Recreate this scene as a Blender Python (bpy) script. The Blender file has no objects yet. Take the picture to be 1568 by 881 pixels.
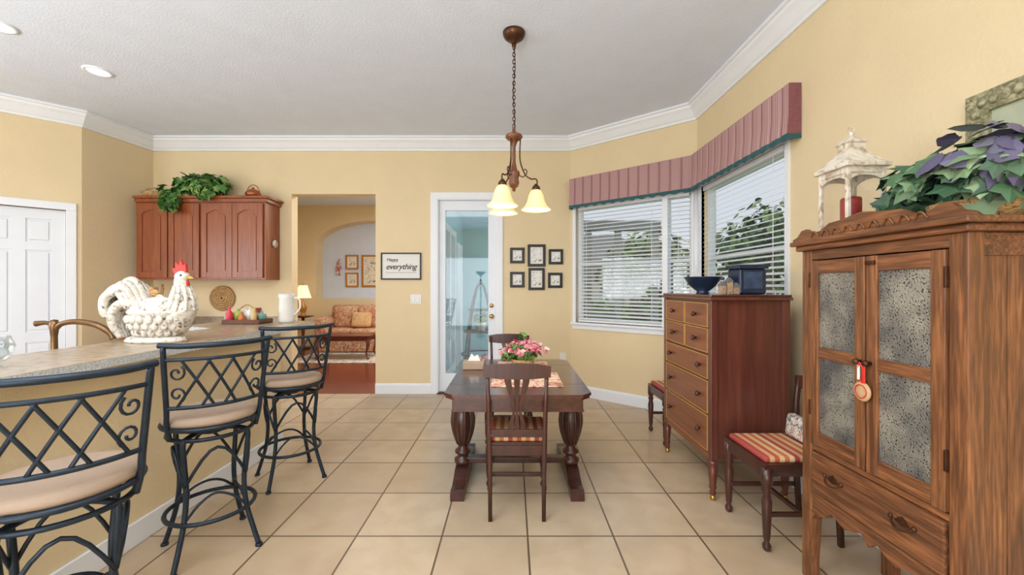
import bpy, bmesh, math, random
from mathutils import Vector, Matrix
random.seed(7)
S=bpy.context.scene
R=math.radians
pi=math.pi
def C(r,g,b):
    f=lambda v:(v/255/12.92) if v/255<=.04045 else ((v/255+.055)/1.055)**2.4
    return (f(r),f(g),f(b),1)
# ------------------------------------------------------------------ materials
def newmat(name):
    m=bpy.data.materials.new(name); m.use_nodes=True
    nt=m.node_tree; return m,nt,nt.nodes['Principled BSDF']
def N(nt,t,**k):
    n=nt.nodes.new(t)
    for a,b in k.items(): setattr(n,a,b)
    return n
def mixc(nt,fac,a,b):
    n=N(nt,'ShaderNodeMix',data_type='RGBA')
    for i,v in ((0,fac),(6,a),(7,b)):
        if hasattr(v,'links'): nt.links.new(v,n.inputs[i])
        else: n.inputs[i].default_value=v
    return n.outputs[2]
def ramp(nt,fac,stops):
    n=N(nt,'ShaderNodeValToRGB'); cr=n.color_ramp
    cr.elements[0].position=stops[0][0]; cr.elements[0].color=stops[0][1]
    cr.elements[1].position=stops[-1][0]; cr.elements[1].color=stops[-1][1]
    for p,c in stops[1:-1]:
        e=cr.elements.new(p); e.color=c
    nt.links.new(fac,n.inputs[0]); return n.outputs[0]
def coords(nt,scale=(1,1,1),loc=(0,0,0)):
    tc=N(nt,'ShaderNodeTexCoord'); mp=N(nt,'ShaderNodeMapping')
    mp.inputs['Scale'].default_value=scale; mp.inputs['Location'].default_value=loc
    nt.links.new(tc.outputs['Object'],mp.inputs[0]); return mp.outputs[0]
def noise(nt,vec,scale,detail=3,dist=0):
    n=N(nt,'ShaderNodeTexNoise'); n.inputs['Scale'].default_value=scale
    n.inputs['Detail'].default_value=detail; n.inputs['Distortion'].default_value=dist
    nt.links.new(vec,n.inputs['Vector']); return n.outputs[0]
def bumpn(nt,h,bs,strength,dist=.01):
    b=N(nt,'ShaderNodeBump'); b.inputs['Strength'].default_value=strength; b.inputs['Distance'].default_value=dist
    nt.links.new(h,b.inputs['Height']); nt.links.new(b.outputs[0],bs.inputs['Normal'])
def mul(c,k): return (min(c[0]*k,1),min(c[1]*k,1),min(c[2]*k,1),1)
def mat(name,col,rough=.5,metal=0,var=.06,vs=6,bump=0,bs_=60,emis=None,es=0,coat=0,sss=0):
    m,nt,b=newmat(name); v=coords(nt)
    n=noise(nt,v,vs)
    nt.links.new(ramp(nt,n,[(.3,mul(col,1-var)),(.7,mul(col,1+var))]),b.inputs['Base Color'])
    b.inputs['Roughness'].default_value=rough; b.inputs['Metallic'].default_value=metal
    b.inputs['Coat Weight'].default_value=coat
    if bump: bumpn(nt,noise(nt,v,bs_,4),b,bump)
    if emis: b.inputs['Emission Color'].default_value=emis; b.inputs['Emission Strength'].default_value=es
    return m
def wood(name,c1,c2,axis='z',rough=.35,sc=1,coat=.2,dark=.6,fine=.25):
    m,nt,b=newmat(name)
    s={'x':(1.5,22,22),'y':(22,1.5,22),'z':(22,22,1.5)}[axis]
    v=coords(nt,tuple(a*sc for a in s))
    n=noise(nt,v,1,5,.8)
    n2=noise(nt,coords(nt,tuple(a*sc*3.5 for a in s)),1,3)
    c=ramp(nt,n,[(.25,c1),(.5,mixmid(c1,c2)),(.75,c2)])
    c=mixc(nt,ramp(nt,n2,[(.35,(.0,.0,.0,1)),(.6,(fine,fine,fine,1))]),c,mul(c1,dark))
    nt.links.new(c,b.inputs['Base Color'])
    b.inputs['Roughness'].default_value=rough; b.inputs['Coat Weight'].default_value=coat; b.inputs['Coat Roughness'].default_value=.2
    bumpn(nt,n2,b,.08,.003)
    return m
def mixmid(a,b): return tuple((a[i]+b[i])/2 for i in range(3))+(1,)
def leafmat(name,c1,c2,c3):
    m,nt,b=newmat(name)
    g=N(nt,'ShaderNodeNewGeometry')
    nt.links.new(ramp(nt,g.outputs['Random Per Island'],[(0,c1),(.6,c2),(1,c3)]),b.inputs['Base Color'])
    b.inputs['Roughness'].default_value=.5
    return m
def patternmat(name,cols,scale,rough=.85,dist=1.5):
    m,nt,b=newmat(name); v=coords(nt)
    n=noise(nt,v,scale,3,dist)
    k=len(cols); st=[(.3+.4*i/(k-1),c) for i,c in enumerate(cols)]
    nt.links.new(ramp(nt,n,st),b.inputs['Base Color']); b.inputs['Roughness'].default_value=rough
    return m
def stripemat(name,cols,period,axis=0,rough=.8):
    m,nt,b=newmat(name); v=coords(nt)
    s=N(nt,'ShaderNodeSeparateXYZ'); nt.links.new(v,s.inputs[0])
    d=N(nt,'ShaderNodeMath',operation='DIVIDE'); nt.links.new(s.outputs[axis],d.inputs[0]); d.inputs[1].default_value=period
    f=N(nt,'ShaderNodeMath',operation='FRACT'); nt.links.new(d.outputs[0],f.inputs[0])
    n=N(nt,'ShaderNodeValToRGB'); cr=n.color_ramp; cr.interpolation='CONSTANT'
    cr.elements[0].color=cols[0]; cr.elements[1].position=1/len(cols); cr.elements[1].color=cols[1]
    for i,c in enumerate(cols[2:]):
        e=cr.elements.new((i+2)/len(cols)); e.color=c
    nt.links.new(f.outputs[0],n.inputs[0]); nt.links.new(n.outputs[0],b.inputs['Base Color'])
    b.inputs['Roughness'].default_value=rough
    return m
def glassmat(name,fac=.07,tint=(1,1,1,1)):
    m=bpy.data.materials.new(name); m.use_nodes=True; nt=m.node_tree; nt.nodes.clear()
    o=N(nt,'ShaderNodeOutputMaterial'); t=N(nt,'ShaderNodeBsdfTransparent'); g=N(nt,'ShaderNodeBsdfGlossy')
    t.inputs[0].default_value=tint; g.inputs['Roughness'].default_value=.03
    x=N(nt,'ShaderNodeMixShader'); x.inputs[0].default_value=fac
    nt.links.new(t.outputs[0],x.inputs[1]); nt.links.new(g.outputs[0],x.inputs[2]); nt.links.new(x.outputs[0],o.inputs[0])
    return m

WALL=mat('wall_paint_yellow',C(229,209,170),.75,var=.02,vs=3,bump=.25,bs_=45)
CEIL=mat('ceiling_paint',C(224,233,248),.85,var=.02,vs=4,bump=.3,bs_=60)
WHITE=mat('trim_white',C(236,240,246),.4,var=.01)
WHITED=mat('door_white',C(230,235,242),.35,var=.01)
BLIND=mat('blind_white',C(240,242,243),.5,var=.01)
AQUA=mat('porch_aqua',C(140,190,196),.8,var=.03)
NICHE=mat('niche_white',C(212,221,240),.8,var=.02)
SLATE=mat('iron_slate',C(34,47,60),.4,.4,var=.2,vs=20)
BRONZE=mat('bronze',C(84,54,36),.4,.7,var=.3,vs=20)
BRONZE2=mat('faucet_bronze',C(120,92,64),.3,.85,var=.2,vs=20)
BRASS=mat('brass',C(200,160,90),.3,.9)
CUSH=mat('cushion_tan',C(168,146,126),.9,var=.06,bump=.15,bs_=250)
CHERRY=wood('cherry_cabinet',C(124,60,28),C(168,92,48),'z',.35)
MAHOG=wood('mahogany',C(84,34,22),C(126,58,40),'z',.3)
MAHOGX=wood('mahogany_x',C(66,34,26),C(98,54,42),'y',.18,coat=.5)
DKCH=wood('dark_cherry_chair',C(52,28,22),C(86,46,36),'z',.3)
OAKF=wood('oak_frame_z',C(86,52,32),C(172,112,68),'z',.45,1.4,.1,.42,.6)
OAKY=wood('oak_frame_y',C(86,52,32),C(168,108,66),'y',.45,1.4,.1,.42,.6)
DRS=wood('dresser_front',C(112,64,40),C(148,90,58),'y',.4)
DRSIDE=wood('dresser_side',C(88,46,36),C(118,66,52),'z',.3)
GOLD=mat('gold_line',C(205,160,85),.4,.2)
BLACK=mat('black_frame',C(22,24,26),.4)
PAPER=mat('paper_white',C(234,232,228),.9,var=.01)
def ceramicmat():
    m,nt,b=newmat('ceramic_crackle'); v=coords(nt)
    n=noise(nt,v,22,5,2)
    vo=N(nt,'ShaderNodeTexVoronoi'); vo.inputs['Scale'].default_value=34; nt.links.new(v,vo.inputs['Vector'])
    c=ramp(nt,n,[(.32,C(110,92,74)),(.42,C(206,198,184)),(.7,C(232,228,220))])
    c=mixc(nt,ramp(nt,vo.outputs['Distance'],[(.0,(.35,.35,.35,1)),(.35,(0,0,0,1))]),c,C(150,140,126))
    nt.links.new(c,b.inputs['Base Color']); b.inputs['Roughness'].default_value=.3
    bumpn(nt,vo.outputs['Distance'],b,.5,.006)
    return m
CERAM=ceramicmat()
RED=mat('red_comb',C(205,50,40),.4)
REDC=mat('candle_red',C(150,30,35),.5)
WICK=patternmat('wicker',[C(120,85,50),C(185,145,95),C(205,170,120)],60,.8)
IVY=leafmat('ivy_leaf',C(48,88,40),C(86,140,64),C(156,186,108))
IVYD=leafmat('ivy_leaf_dark',C(40,70,52),C(76,112,78),C(144,166,126))
PURP=leafmat('purple_leaf',C(80,72,100),C(104,98,124),C(130,138,136))
TREEL=leafmat('tree_leaf',C(44,76,36),C(78,114,58),C(122,150,84))
PINK=leafmat('pink_petal',C(200,80,110),C(232,150,165),C(245,215,210))
STRIPE=stripemat('seat_stripe',[C(184,84,66),C(214,180,124),C(194,106,80),C(220,192,142),C(166,70,62),C(204,160,116)],.16,0)
FLORAL=patternmat('sofa_floral',[C(120,60,50),C(214,180,140),C(176,90,70),C(226,200,160),C(130,116,84)],9)
FLORAL2=patternmat('runner_floral',[C(190,70,70),C(238,226,205),C(226,200,170),C(200,90,90),C(120,140,90)],16)
COUNTER=patternmat('counter_laminate',[C(146,130,108),C(166,148,124),C(180,162,138)],22,.26,.3)
COUNTERE=patternmat('counter_edge',[C(150,152,150),C(192,196,196),C(214,216,216)],120,.4,.3)
AMBER=mat('shade_amber',C(244,220,168),.35,var=.15,vs=12,emis=C(255,206,130),es=.55)
EMIT=mat('can_light_lens',C(255,250,240),.5,emis=C(255,244,225),es=5)
GLASS=glassmat('window_glass',.06)
GLASSD=glassmat('door_glass',.04)
GLASSO=glassmat('clear_glass',.22,(.9,.93,.94,1))
PICT=patternmat('print_art',[C(70,80,60),C(225,215,190),C(235,228,210),C(130,60,50)],9,.6)
PICT2=patternmat('print_small',[C(90,80,70),C(236,234,228),C(240,238,232),C(160,140,116)],16,.6)
BLUEG=mat('navy_glaze',C(34,48,72),.25,var=.2)
PLASTIC=mat('plate_white',C(236,234,228),.4)
GRASS=mat('grass',C(104,130,80),.95,var=.2,vs=2)
STUCCO=mat('exterior_stucco',C(176,176,172),.9)
ROOF=mat('roof_grey',C(110,110,112),.9,var=.15)
PORCHF=mat('porch_floor',C(150,172,168),.5)
PATINA=patternmat('patina_frame',[C(100,96,70),C(136,132,100),C(184,176,140)],30,.5)
MIRR=mat('picture_linen',C(176,182,156),.4,var=.15,vs=5)

def tilemat():
    m,nt,b=newmat('floor_tile'); v=coords(nt,(1,1,1),(-.088,-2.30,0))
    br=N(nt,'ShaderNodeTexBrick'); br.offset=0; br.squash=1
    nt.links.new(v,br.inputs['Vector'])
    for k,x in (('Scale',1),('Mortar Size',.0055),('Mortar Smooth',.1),('Bias',0),('Brick Width',.482),('Row Height',.482)): br.inputs[k].default_value=x
    br.inputs['Color1'].default_value=C(204,184,156); br.inputs['Color2'].default_value=C(190,169,141); br.inputs['Mortar'].default_value=C(112,92,72)
    n=noise(nt,v,5,12,.4)
    c=mixc(nt,ramp(nt,n,[(.38,(0,0,0,1)),(.7,(.5,.5,.5,1))]),br.outputs['Color'],C(174,148,117))
    c=mixc(nt,br.outputs['Fac'],c,C(104,86,68))
    nt.links.new(c,b.inputs['Base Color']); b.inputs['Roughness'].default_value=.3
    inv=N(nt,'ShaderNodeMath',operation='SUBTRACT'); inv.inputs[0].default_value=1; nt.links.new(br.outputs['Fac'],inv.inputs[1])
    bumpn(nt,inv.outputs[0],b,.4,.003)
    return m
TILE=tilemat()
def plankmat():
    m,nt,b=newmat('wood_floor_red'); v=coords(nt)
    br=N(nt,'ShaderNodeTexBrick'); nt.links.new(v,br.inputs['Vector'])
    for k,x in (('Scale',1),('Mortar Size',.002),('Brick Width',1.2),('Row Height',.12)): br.inputs[k].default_value=x
    br.inputs['Color1'].default_value=C(112,48,28); br.inputs['Color2'].default_value=C(88,36,22); br.inputs['Mortar'].default_value=C(44,18,10)
    n=noise(nt,coords(nt,(2,24,1)),1,4)
    nt.links.new(mixc(nt,n,br.outputs['Color'],C(126,60,38)),b.inputs['Base Color']); b.inputs['Roughness'].default_value=.2
    return m
PLANK=plankmat()
def tinmat():
    m,nt,b=newmat('punched_tin'); v=coords(nt)
    vo=N(nt,'ShaderNodeTexVoronoi'); vo.inputs['Scale'].default_value=125; nt.links.new(v,vo.inputs['Vector'])
    big=N(nt,'ShaderNodeTexVoronoi'); big.inputs['Scale'].default_value=7.5; big.inputs['Randomness'].default_value=.6; nt.links.new(v,big.inputs['Vector'])
    sn=N(nt,'ShaderNodeMath',operation='MULTIPLY'); sn.inputs[1].default_value=80; nt.links.new(big.outputs['Distance'],sn.inputs[0])
    s2=N(nt,'ShaderNodeMath',operation='SINE'); nt.links.new(sn.outputs[0],s2.inputs[0])
    dots=ramp(nt,vo.outputs['Distance'],[(.25,(0,0,0,1)),(.48,(1,1,1,1))])
    rings=ramp(nt,s2.outputs[0],[(.0,(0,0,0,1)),(.35,(1,1,1,1))])
    n=ramp(nt,noise(nt,v,7,5),[(.35,(0,0,0,1)),(.65,(1,1,1,1))])
    plain=mixc(nt,n,C(100,100,100),C(166,162,150))
    col=mixc(nt,dots,C(14,14,16),plain)
    col=mixc(nt,rings,plain,col)
    nt.links.new(col,b.inputs['Base Color']); b.inputs['Metallic'].default_value=.45; b.inputs['Roughness'].default_value=.38
    bumpn(nt,dots,b,.6,.003)
    return m
TIN=tinmat()

# ------------------------------------------------------------------ builder
def T(x,y,z): return Matrix.Translation((x,y,z))
def RZ(a): return Matrix.Rotation(R(a),4,'Z')
def RX(a): return Matrix.Rotation(R(a),4,'X')
def RY(a): return Matrix.Rotation(R(a),4,'Y')
def SC(k): return Matrix.Diagonal((k,k,k,1))
def cr(pts,n=6,closed=False):
    P=[Vector(p) for p in pts]; out=[]; L=len(P)
    rng=range(L) if closed else range(L-1)
    for i in rng:
        if closed: a,b,c,d=P[i-1],P[i],P[(i+1)%L],P[(i+2)%L]
        else: a,b,c,d=P[max(i-1,0)],P[i],P[i+1],P[min(i+2,L-1)]
        for k in range(n):
            t=k/n
            out.append(.5*((2*b)+(c-a)*t+(2*a-5*b+4*c-d)*t*t+(3*b-a-3*c+d)*t**3))
    if not closed: out.append(P[-1])
    return out
class B:
    def __init__(s,name,M=None):
        s.name=name; s.bm=bmesh.new(); s.mats=[]; s.M=M or Matrix()
    def idx(s,m):
        if m not in s.mats: s.mats.append(m)
        return s.mats.index(m)
    def add(s,tb,m,smooth=False,M=None):
        i=s.idx(m)
        for f in tb.faces: f.material_index=i; f.smooth=smooth
        tb.transform(s.M@(M or Matrix()))
        me=bpy.data.meshes.new('t'); tb.to_mesh(me); tb.free(); s.bm.from_mesh(me); bpy.data.meshes.remove(me)
    def box(s,x0,x1,y0,y1,z0,z1,m,bev=0,M=None,seg=2):
        tb=bmesh.new(); bmesh.ops.create_cube(tb,size=1)
        sx,sy,sz=abs(x1-x0),abs(y1-y0),abs(z1-z0)
        tb.transform(T((x0+x1)/2,(y0+y1)/2,(z0+z1)/2)@Matrix.Diagonal((sx,sy,sz,1)))
        if bev:
            bmesh.ops.bevel(tb,geom=list(tb.edges),offset=min(bev,.45*min(sx,sy,sz)),segments=seg,profile=.5,affect='EDGES')
        s.add(tb,m,bev>.015,M)
    def lathe(s,prof,m,seg=20,M=None,smooth=True,cap=True):
        tb=bmesh.new(); rings=[]
        for r,z in prof:
            rings.append([tb.verts.new((max(r,.0005)*math.cos(2*pi*k/seg),max(r,.0005)*math.sin(2*pi*k/seg),z)) for k in range(seg)])
        for a,b in zip(rings,rings[1:]):
            for k in range(seg): tb.faces.new((a[k],a[(k+1)%seg],b[(k+1)%seg],b[k]))
        if cap: tb.faces.new(rings[0][::-1]); tb.faces.new(rings[-1])
        s.add(tb,m,smooth,M)
    def tube(s,pts,r,m,seg=8,closed=False,M=None,flat=1,up=None,caps=True):
        P=[Vector(p) for p in pts]; n=len(P)
        rr=r if isinstance(r,(list,tuple)) else [r]*n
        if len(rr)!=n:
            src=rr; q=len(src); rr=[]
            for i in range(n):
                f=i/(n-1)*(q-1); j=min(int(f),q-2); rr.append(src[j]*(1-(f-j))+src[j+1]*(f-j))
        tb=bmesh.new(); rings=[]; prev=None
        for i,p in enumerate(P):
            if closed: d=(P[(i+1)%n]-P[i-1])
            else: d=P[min(i+1,n-1)]-P[max(i-1,0)]
            if d.length<1e-9: d=Vector((0,0,1))
            d.normalize()
            if prev is None:
                u=Vector(up) if up else (Vector((0,0,1)) if abs(d.z)<.9 else Vector((1,0,0)))
            else: u=prev
            u=u-d*u.dot(d)
            if u.length<1e-6: u=d.orthogonal()
            u.normalize(); prev=u; w=d.cross(u)
            rings.append([tb.verts.new(p+u*rr[i]*math.cos(2*pi*k/seg)+w*rr[i]*flat*math.sin(2*pi*k/seg)) for k in range(seg)])
        pairs=list(zip(rings,rings[1:]))
        if closed: pairs.append((rings[-1],rings[0]))
        for a,b in pairs:
            for k in range(seg): tb.faces.new((a[k],a[(k+1)%seg],b[(k+1)%seg],b[k]))
        if not closed and caps: tb.faces.new(rings[0][::-1]); tb.faces.new(rings[-1])
        s.add(tb,m,True,M)
    def ring(s,c,rad,r,m,n=32,seg=8,M=None):
        s.tube([(c[0]+rad*math.cos(2*pi*k/n),c[1]+rad*math.sin(2*pi*k/n),c[2]) for k in range(n)],r,m,seg,True,M)
    def prism(s,poly,t,m,M=None,smooth=False):
        tb=bmesh.new(); a=[tb.verts.new((x,0,z)) for x,z in poly]; b=[tb.verts.new((x,t,z)) for x,z in poly]
        tb.faces.new(a); tb.faces.new(b[::-1]); n=len(a)
        for k in range(n): tb.faces.new((a[k],b[k],b[(k+1)%n],a[(k+1)%n]))
        s.add(tb,m,smooth,M)
    def ball(s,c,r,m,M=None,seg=20):
        rr=r if isinstance(r,(tuple,list)) else (r,r,r)
        tb=bmesh.new(); bmesh.ops.create_uvsphere(tb,u_segments=seg,v_segments=seg//2+2,radius=1)
        tb.transform(T(*c)@Matrix.Diagonal((rr[0],rr[1],rr[2],1)))
        s.add(tb,m,True,M)
    def leaves(s,c,rad,n,size,m,shell=.5,up=.3,rnd=random,kind='ivy',zmin=None):
        tb=bmesh.new()
        ivy=[(0,1),(.22,.6),(.55,.55),(.38,.2),(.42,-.15),(0,0),(-.42,-.15),(-.38,.2),(-.55,.55),(-.22,.6)]
        ov=[(0,1),(.3,.7),(.36,.35),(.2,.05),(0,0),(-.2,.05),(-.36,.35),(-.3,.7)]
        sh=ivy if kind=='ivy' else ov
        for i in range(n):
            d=Vector((rnd.gauss(0,1),rnd.gauss(0,1),rnd.gauss(0,1))).normalized()
            q=shell+(1-shell)*rnd.random()
            p=Vector(c)+Vector((d.x*rad[0],d.y*rad[1],d.z*rad[2]))*q
            if zmin is not None and p.z<zmin: p.z=zmin+rnd.random()*.03
            nn=(d+Vector((0,0,up))+Vector((rnd.gauss(0,.4),rnd.gauss(0,.4),rnd.gauss(0,.4)))).normalized()
            t=(Vector((d.x,d.y,-.4))+Vector((rnd.gauss(0,.6),rnd.gauss(0,.6),rnd.gauss(0,.5))))
            t=(t-nn*t.dot(nn)).normalized(); w=nn.cross(t); z=size*(.6+.8*rnd.random())
            cv=tb.verts.new(p+t*z*.35+nn*z*.08)
            vs=[tb.verts.new(p+w*x*z+t*y*z-nn*abs(x)*z*.12) for x,y in sh]
            for k in range(len(vs)): tb.faces.new((cv,vs[k],vs[(k+1)%len(vs)]))
        s.add(tb,m,False)
    def end(s,recenter=True,recalc=True,parent=None):
        if recalc: bmesh.ops.recalc_face_normals(s.bm,faces=s.bm.faces)
        me=bpy.data.meshes.new(s.name)
        loc=Vector((0,0,0))
        if recenter:
            xs=[v.co for v in s.bm.verts]
            mn=Vector((min(v.x for v in xs),min(v.y for v in xs),min(v.z for v in xs)))
            mx=Vector((max(v.x for v in xs),max(v.y for v in xs),max(v.z for v in xs)))
            loc=Vector(((mn.x+mx.x)/2,(mn.y+mx.y)/2,mn.z)); s.bm.transform(T(*(-loc)))
        s.bm.to_mesh(me); s.bm.free()
        for m in s.mats: me.materials.append(m)
        o=bpy.data.objects.new(s.name,me); o.location=loc
        S.collection.objects.link(o)
        if parent: o.parent=parent; o.location=loc-parent.location
        return o

H=3.36
# ------------------------------------------------------------------ room shell
def FR(p0,p1):
    d=Vector((p1[0]-p0[0],p1[1]-p0[1])).normalized()
    return Matrix(((d.x,-d.y,0,p0[0]),(d.y,d.x,0,p0[1]),(0,0,1,0),(0,0,0,1))), math.hypot(p1[0]-p0[0],p1[1]-p0[1])
def wall(name,p0,p1,ops=[],e0=0,e1=0,t=.15,m=None,H=H,z0=0):
    M,L=FR(p0,p1); b=B(name,M); m=m or WALL
    x=-e0
    for (a,c,lo,hi) in sorted(ops):
        b.box(x,a,0,t,z0,H,m)
        if lo>z0: b.box(a,c,0,t,z0,lo,m)
        if hi<H: b.box(a,c,0,t,hi,H,m)
        x=c
    b.box(x,L+e1,0,t,z0,H,m)
    return b.end()
W=[(-6.02,-3.0),(-6.02,3.38),(-4.82,4.58),(-4.72,5.38),(.765,5.38),(1.98,4.37),(1.98,-3.0)]
wall('wall_left',W[0],W[1],[(2.2,5.2,1.0,2.4)],.15,.05)
LW=math.hypot(1.2,1.2)
wall('wall_pantry',W[1],W[2],[(LW-.80,LW-.12,0,2.25)],.05,0)
wall('wall_kitchen_side',W[2],W[3],[],0,.1)
wall('wall_back',W[3],W[4],[(-2.9+4.72,-1.796+4.72,0,2.63),(-.985+4.72,-.205+4.72,0,2.565)],.1,.08)
LB=math.hypot(1.215,1.01)
wall('wall_bay',W[4],W[5],[(.09,LB-.05,.95,2.45)],.05,.05)
wall('wall_right',W[5],W[6],[(.10,4.37-2.95,.95,2.45)],.05,.15)
wall('wall_rear',W[6],W[0],[(2.0,6.0,0,2.45)],.15,.15)
b=B('floor'); b.box(-6.2,2.15,-3.2,5.38,-.1,0,TILE); b.end(False)
b=B('ceiling'); b.box(-6.2,2.15,-3.2,5.53,H,H+.12,CEIL); b.end()
def sweep(name,path,prof,m):
    b=B(name); tb=bmesh.new(); P=[Vector(p) for p in path]; rings=[]
    for i,p in enumerate(P):
        ds=[]
        if i>0: ds.append((P[i]-P[i-1]).normalized())
        if i<len(P)-1: ds.append((P[i+1]-P[i]).normalized())
        ns=[Vector((d.y,-d.x)) for d in ds]
        mt=ns[0] if len(ns)==1 else (ns[0]+ns[1])/(1+ns[0].dot(ns[1]))
        rings.append([tb.verts.new((p.x+mt.x*o,p.y+mt.y*o,z)) for o,z in prof])
    k=len(prof)
    for a,c in zip(rings,rings[1:]):
        for j in range(k): tb.faces.new((a[j],a[(j+1)%k],c[(j+1)%k],c[j]))
    tb.faces.new(rings[0]); tb.faces.new(rings[-1][::-1])
    b.add(tb,m); return b.end()
crown=[(.001,3.195),(.018,3.195),(.024,3.215),(.04,3.23),(.075,3.285),(.10,3.31),(.105,3.33),(.125,3.335),(.125,3.359),(.001,3.359)]
sweep('trim_1',W,crown,WHITE)
base=[(.001,0.001),(.018,0.001),(.018,.115),(.01,.135),(.001,.14)]
sweep('baseboard_back',[(-1.796,5.38),(-1.07,5.38)],base,WHITE)
sweep('baseboard_right',[(-.12,5.38),W[4],W[5],W[6]],base,WHITE)
sweep('baseboard_left',[W[0],W[1],(W[2][0]-.63,W[2][1]-.63)],base,WHITE)

# window frames, glass and blinds
def window(i,p0,p1,a,c,mull,lo=.95,hi=2.45):
    M,L=FR(p0,p1)
    b=B('window_%d'%i,M)
    for x in (a+.001,c-.046): b.box(x,x+.045,.06,.12,lo+.001,hi-.001,WHITE)
    b.box(a+.04,c-.04,.061,.119,lo+.001,lo+.05,WHITE); b.box(a+.04,c-.04,.061,.119,hi-.05,hi-.001,WHITE)
    b.box(a+.04,c-.04,.07,.11,(lo+hi)/2-.02,(lo+hi)/2+.02,WHITE)
    for x in mull: b.box(x-.03,x+.03,-.004,.118,lo+.002,hi-.002,WHITE)
    b.box(a+.01,c-.01,.088,.092,lo+.01,hi-.01,GLASS)
    b.end()
    b=B('trim_%d'%(i+2),M)   # casing
    b.box(a-.045,a,-.015,.03,lo,hi,WHITE); b.box(c,c+.04,-.015,.03,lo,hi,WHITE)
    b.box(a-.045,c+.04,-.016,.03,hi,hi+.06,WHITE)
    b.box(a-.06,c+.04,-.05,.05,lo-.03,lo,WHITE,.006)
    b.box(a-.045,c+.02,-.018,-.001,lo-.085,lo-.03,WHITE)
    b.end()
    xs=[a]+list(mull)+[c]
    for x0,x1 in zip(xs,xs[1:]):
        b=B('window_blind',M)
        x0+=.032; x1-=.032
        b.box(x0,x1,.0,.045,hi-.05,hi-.005,BLIND)
        z=lo+.05
        while z<hi-.06:
            b.box(x0,x1,-.024,.024,-.0014,.0014,BLIND,0,T(0,.024,z)@RX(22)); z+=.046
        b.box(x0,x1,.005,.04,lo+.01,lo+.03,BLIND)
        for xx in (x0+.12,x1-.12) if x1-x0>.5 else ((x0+x1)/2,):
            b.box(xx-.002,xx+.002,-.001,.002,lo+.03,hi-.05,BLIND)
        b.end()
window(1,W[4],W[5],.09,LB-.05,[.783*LB])
window(2,W[5],W[6],.10,4.37-2.95,[])
b=B('trim_7')   # corner post between the two windows
b.tube([(1.972,4.362,.93),(1.972,4.362,2.5)],.035,WHITE,12); b.end()
b=B('window_3');  # unseen window frame, made up to go with the left fill light
for y in (-.8,.7,2.15): b.box(-6.12,-6.06,y,y+.05,1.0,2.4,WHITE)
b.box(-6.12,-6.06,-.8,2.2,1.0,1.05,WHITE); b.box(-6.12,-6.06,-.8,2.2,2.35,2.4,WHITE); b.end()
b=B('added_slider_frame')  # unseen slider frame, made up to go with the rear fill light
for x in (-4.02,-2.05,-.07): b.box(x,x+.05,-3.1,-3.04,0,2.45,WHITE)
b.box(-4.02,-.02,-3.1,-3.04,0,.05,WHITE); b.box(-4.02,-.02,-3.1,-3.04,2.4,2.45,WHITE); b.end()

# valance
def pinstripe():
    m,nt,b=newmat('valance_pink'); v=coords(nt,(1,1,1))
    s=N(nt,'ShaderNodeSeparateXYZ'); nt.links.new(v,s.inputs[0])
    a=N(nt,'ShaderNodeMath',operation='SUBTRACT'); nt.links.new(s.outputs[0],a.inputs[0]); nt.links.new(s.outputs[1],a.inputs[1])
    k=N(nt,'ShaderNodeMath',operation='MULTIPLY'); nt.links.new(a.outputs[0],k.inputs[0]); k.inputs[1].default_value=260
    q=N(nt,'ShaderNodeMath',operation='SINE'); nt.links.new(k.outputs[0],q.inputs[0])
    nt.links.new(ramp(nt,q.outputs[0],[(.2,C(190,154,152)),(.8,C(166,124,126))]),b.inputs['Base Color']); b.inputs['Roughness'].default_value=.9
    return m
PINKV=pinstripe(); PINKD=mat('valance_seam',C(150,110,114),.9); TEAL=mat('valance_teal',C(44,92,96),.8)
PLAID=mat('valance_maroon',C(134,84,88),.9,var=.1,vs=40)
def valance():
    b=B('window_valance'); tb=bmesh.new()
    A=Vector((.80,5.351)); K=Vector((1.98,4.37)); E=Vector((1.98,2.79))
    d0=(K-A).normalized(); n0=Vector((d0.y,-d0.x)); n1=Vector((-1,0)); mt=(n0+n1)/(1+n0.dot(n1))
    off=.085; pts=[]
    a1=A+n0*off; k1=K+mt*off; e1=E+n1*off
    pts.append((A+n0*.005,n0,0))
    def seg(p,q,n):
        L=(q-p).length; c=int(L/.017)
        for i in range(c): pts.append((p+(q-p)*i/c,n,1))
    seg(a1,k1,n0); seg(k1,e1,n1); pts.append((e1,n1,1)); pts.append((E+n1*.005,n1,2))
    cols=[]; zs=[2.80,2.79,2.60,2.455,2.452,2.415]
    for i,(p,n,f) in enumerate(pts):
        w=(.008*(1 if i%7<5 else -.2)) if f==1 else 0
        col=[]
        for j,z in enumerate(zs):
            k=w*(.35 if j==0 else 1)+(.01 if j>=3 and f==1 else 0)
            zz=z-(.01*math.sin(i*.9) if j==5 else 0)
            col.append(tb.verts.new((p.x+n.x*k,p.y+n.y*k,zz)))
        cols.append(col)
    ia,ib,ic,idd=b.idx(PINKV),b.idx(PINKD),b.idx(TEAL),b.idx(PLAID)
    fm=[]
    for i,(a,c) in enumerate(zip(cols,cols[1:])):
        for j in range(5):
            f=tb.faces.new((a[j],a[j+1],c[j+1],c[j])); 
            fm.append(ic if j>=3 else (idd if pts[i+1][2]==2 or i==0 else (ib if i%7 in (5,) else ia)))
    for f,i in zip(tb.faces,fm): f.material_index=i
    me=bpy.data.meshes.new('t'); tb.to_mesh(me); tb.free(); b.bm.from_mesh(me)
    t2=bmesh.new(); q=[A+n0*.002,a1,k1,e1,E+n1*.002,K+mt*.002]; t2.faces.new([t2.verts.new((v.x,v.y,2.785)) for v in q]); b.add(t2,WHITE)
    b.end()
valance()

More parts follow.
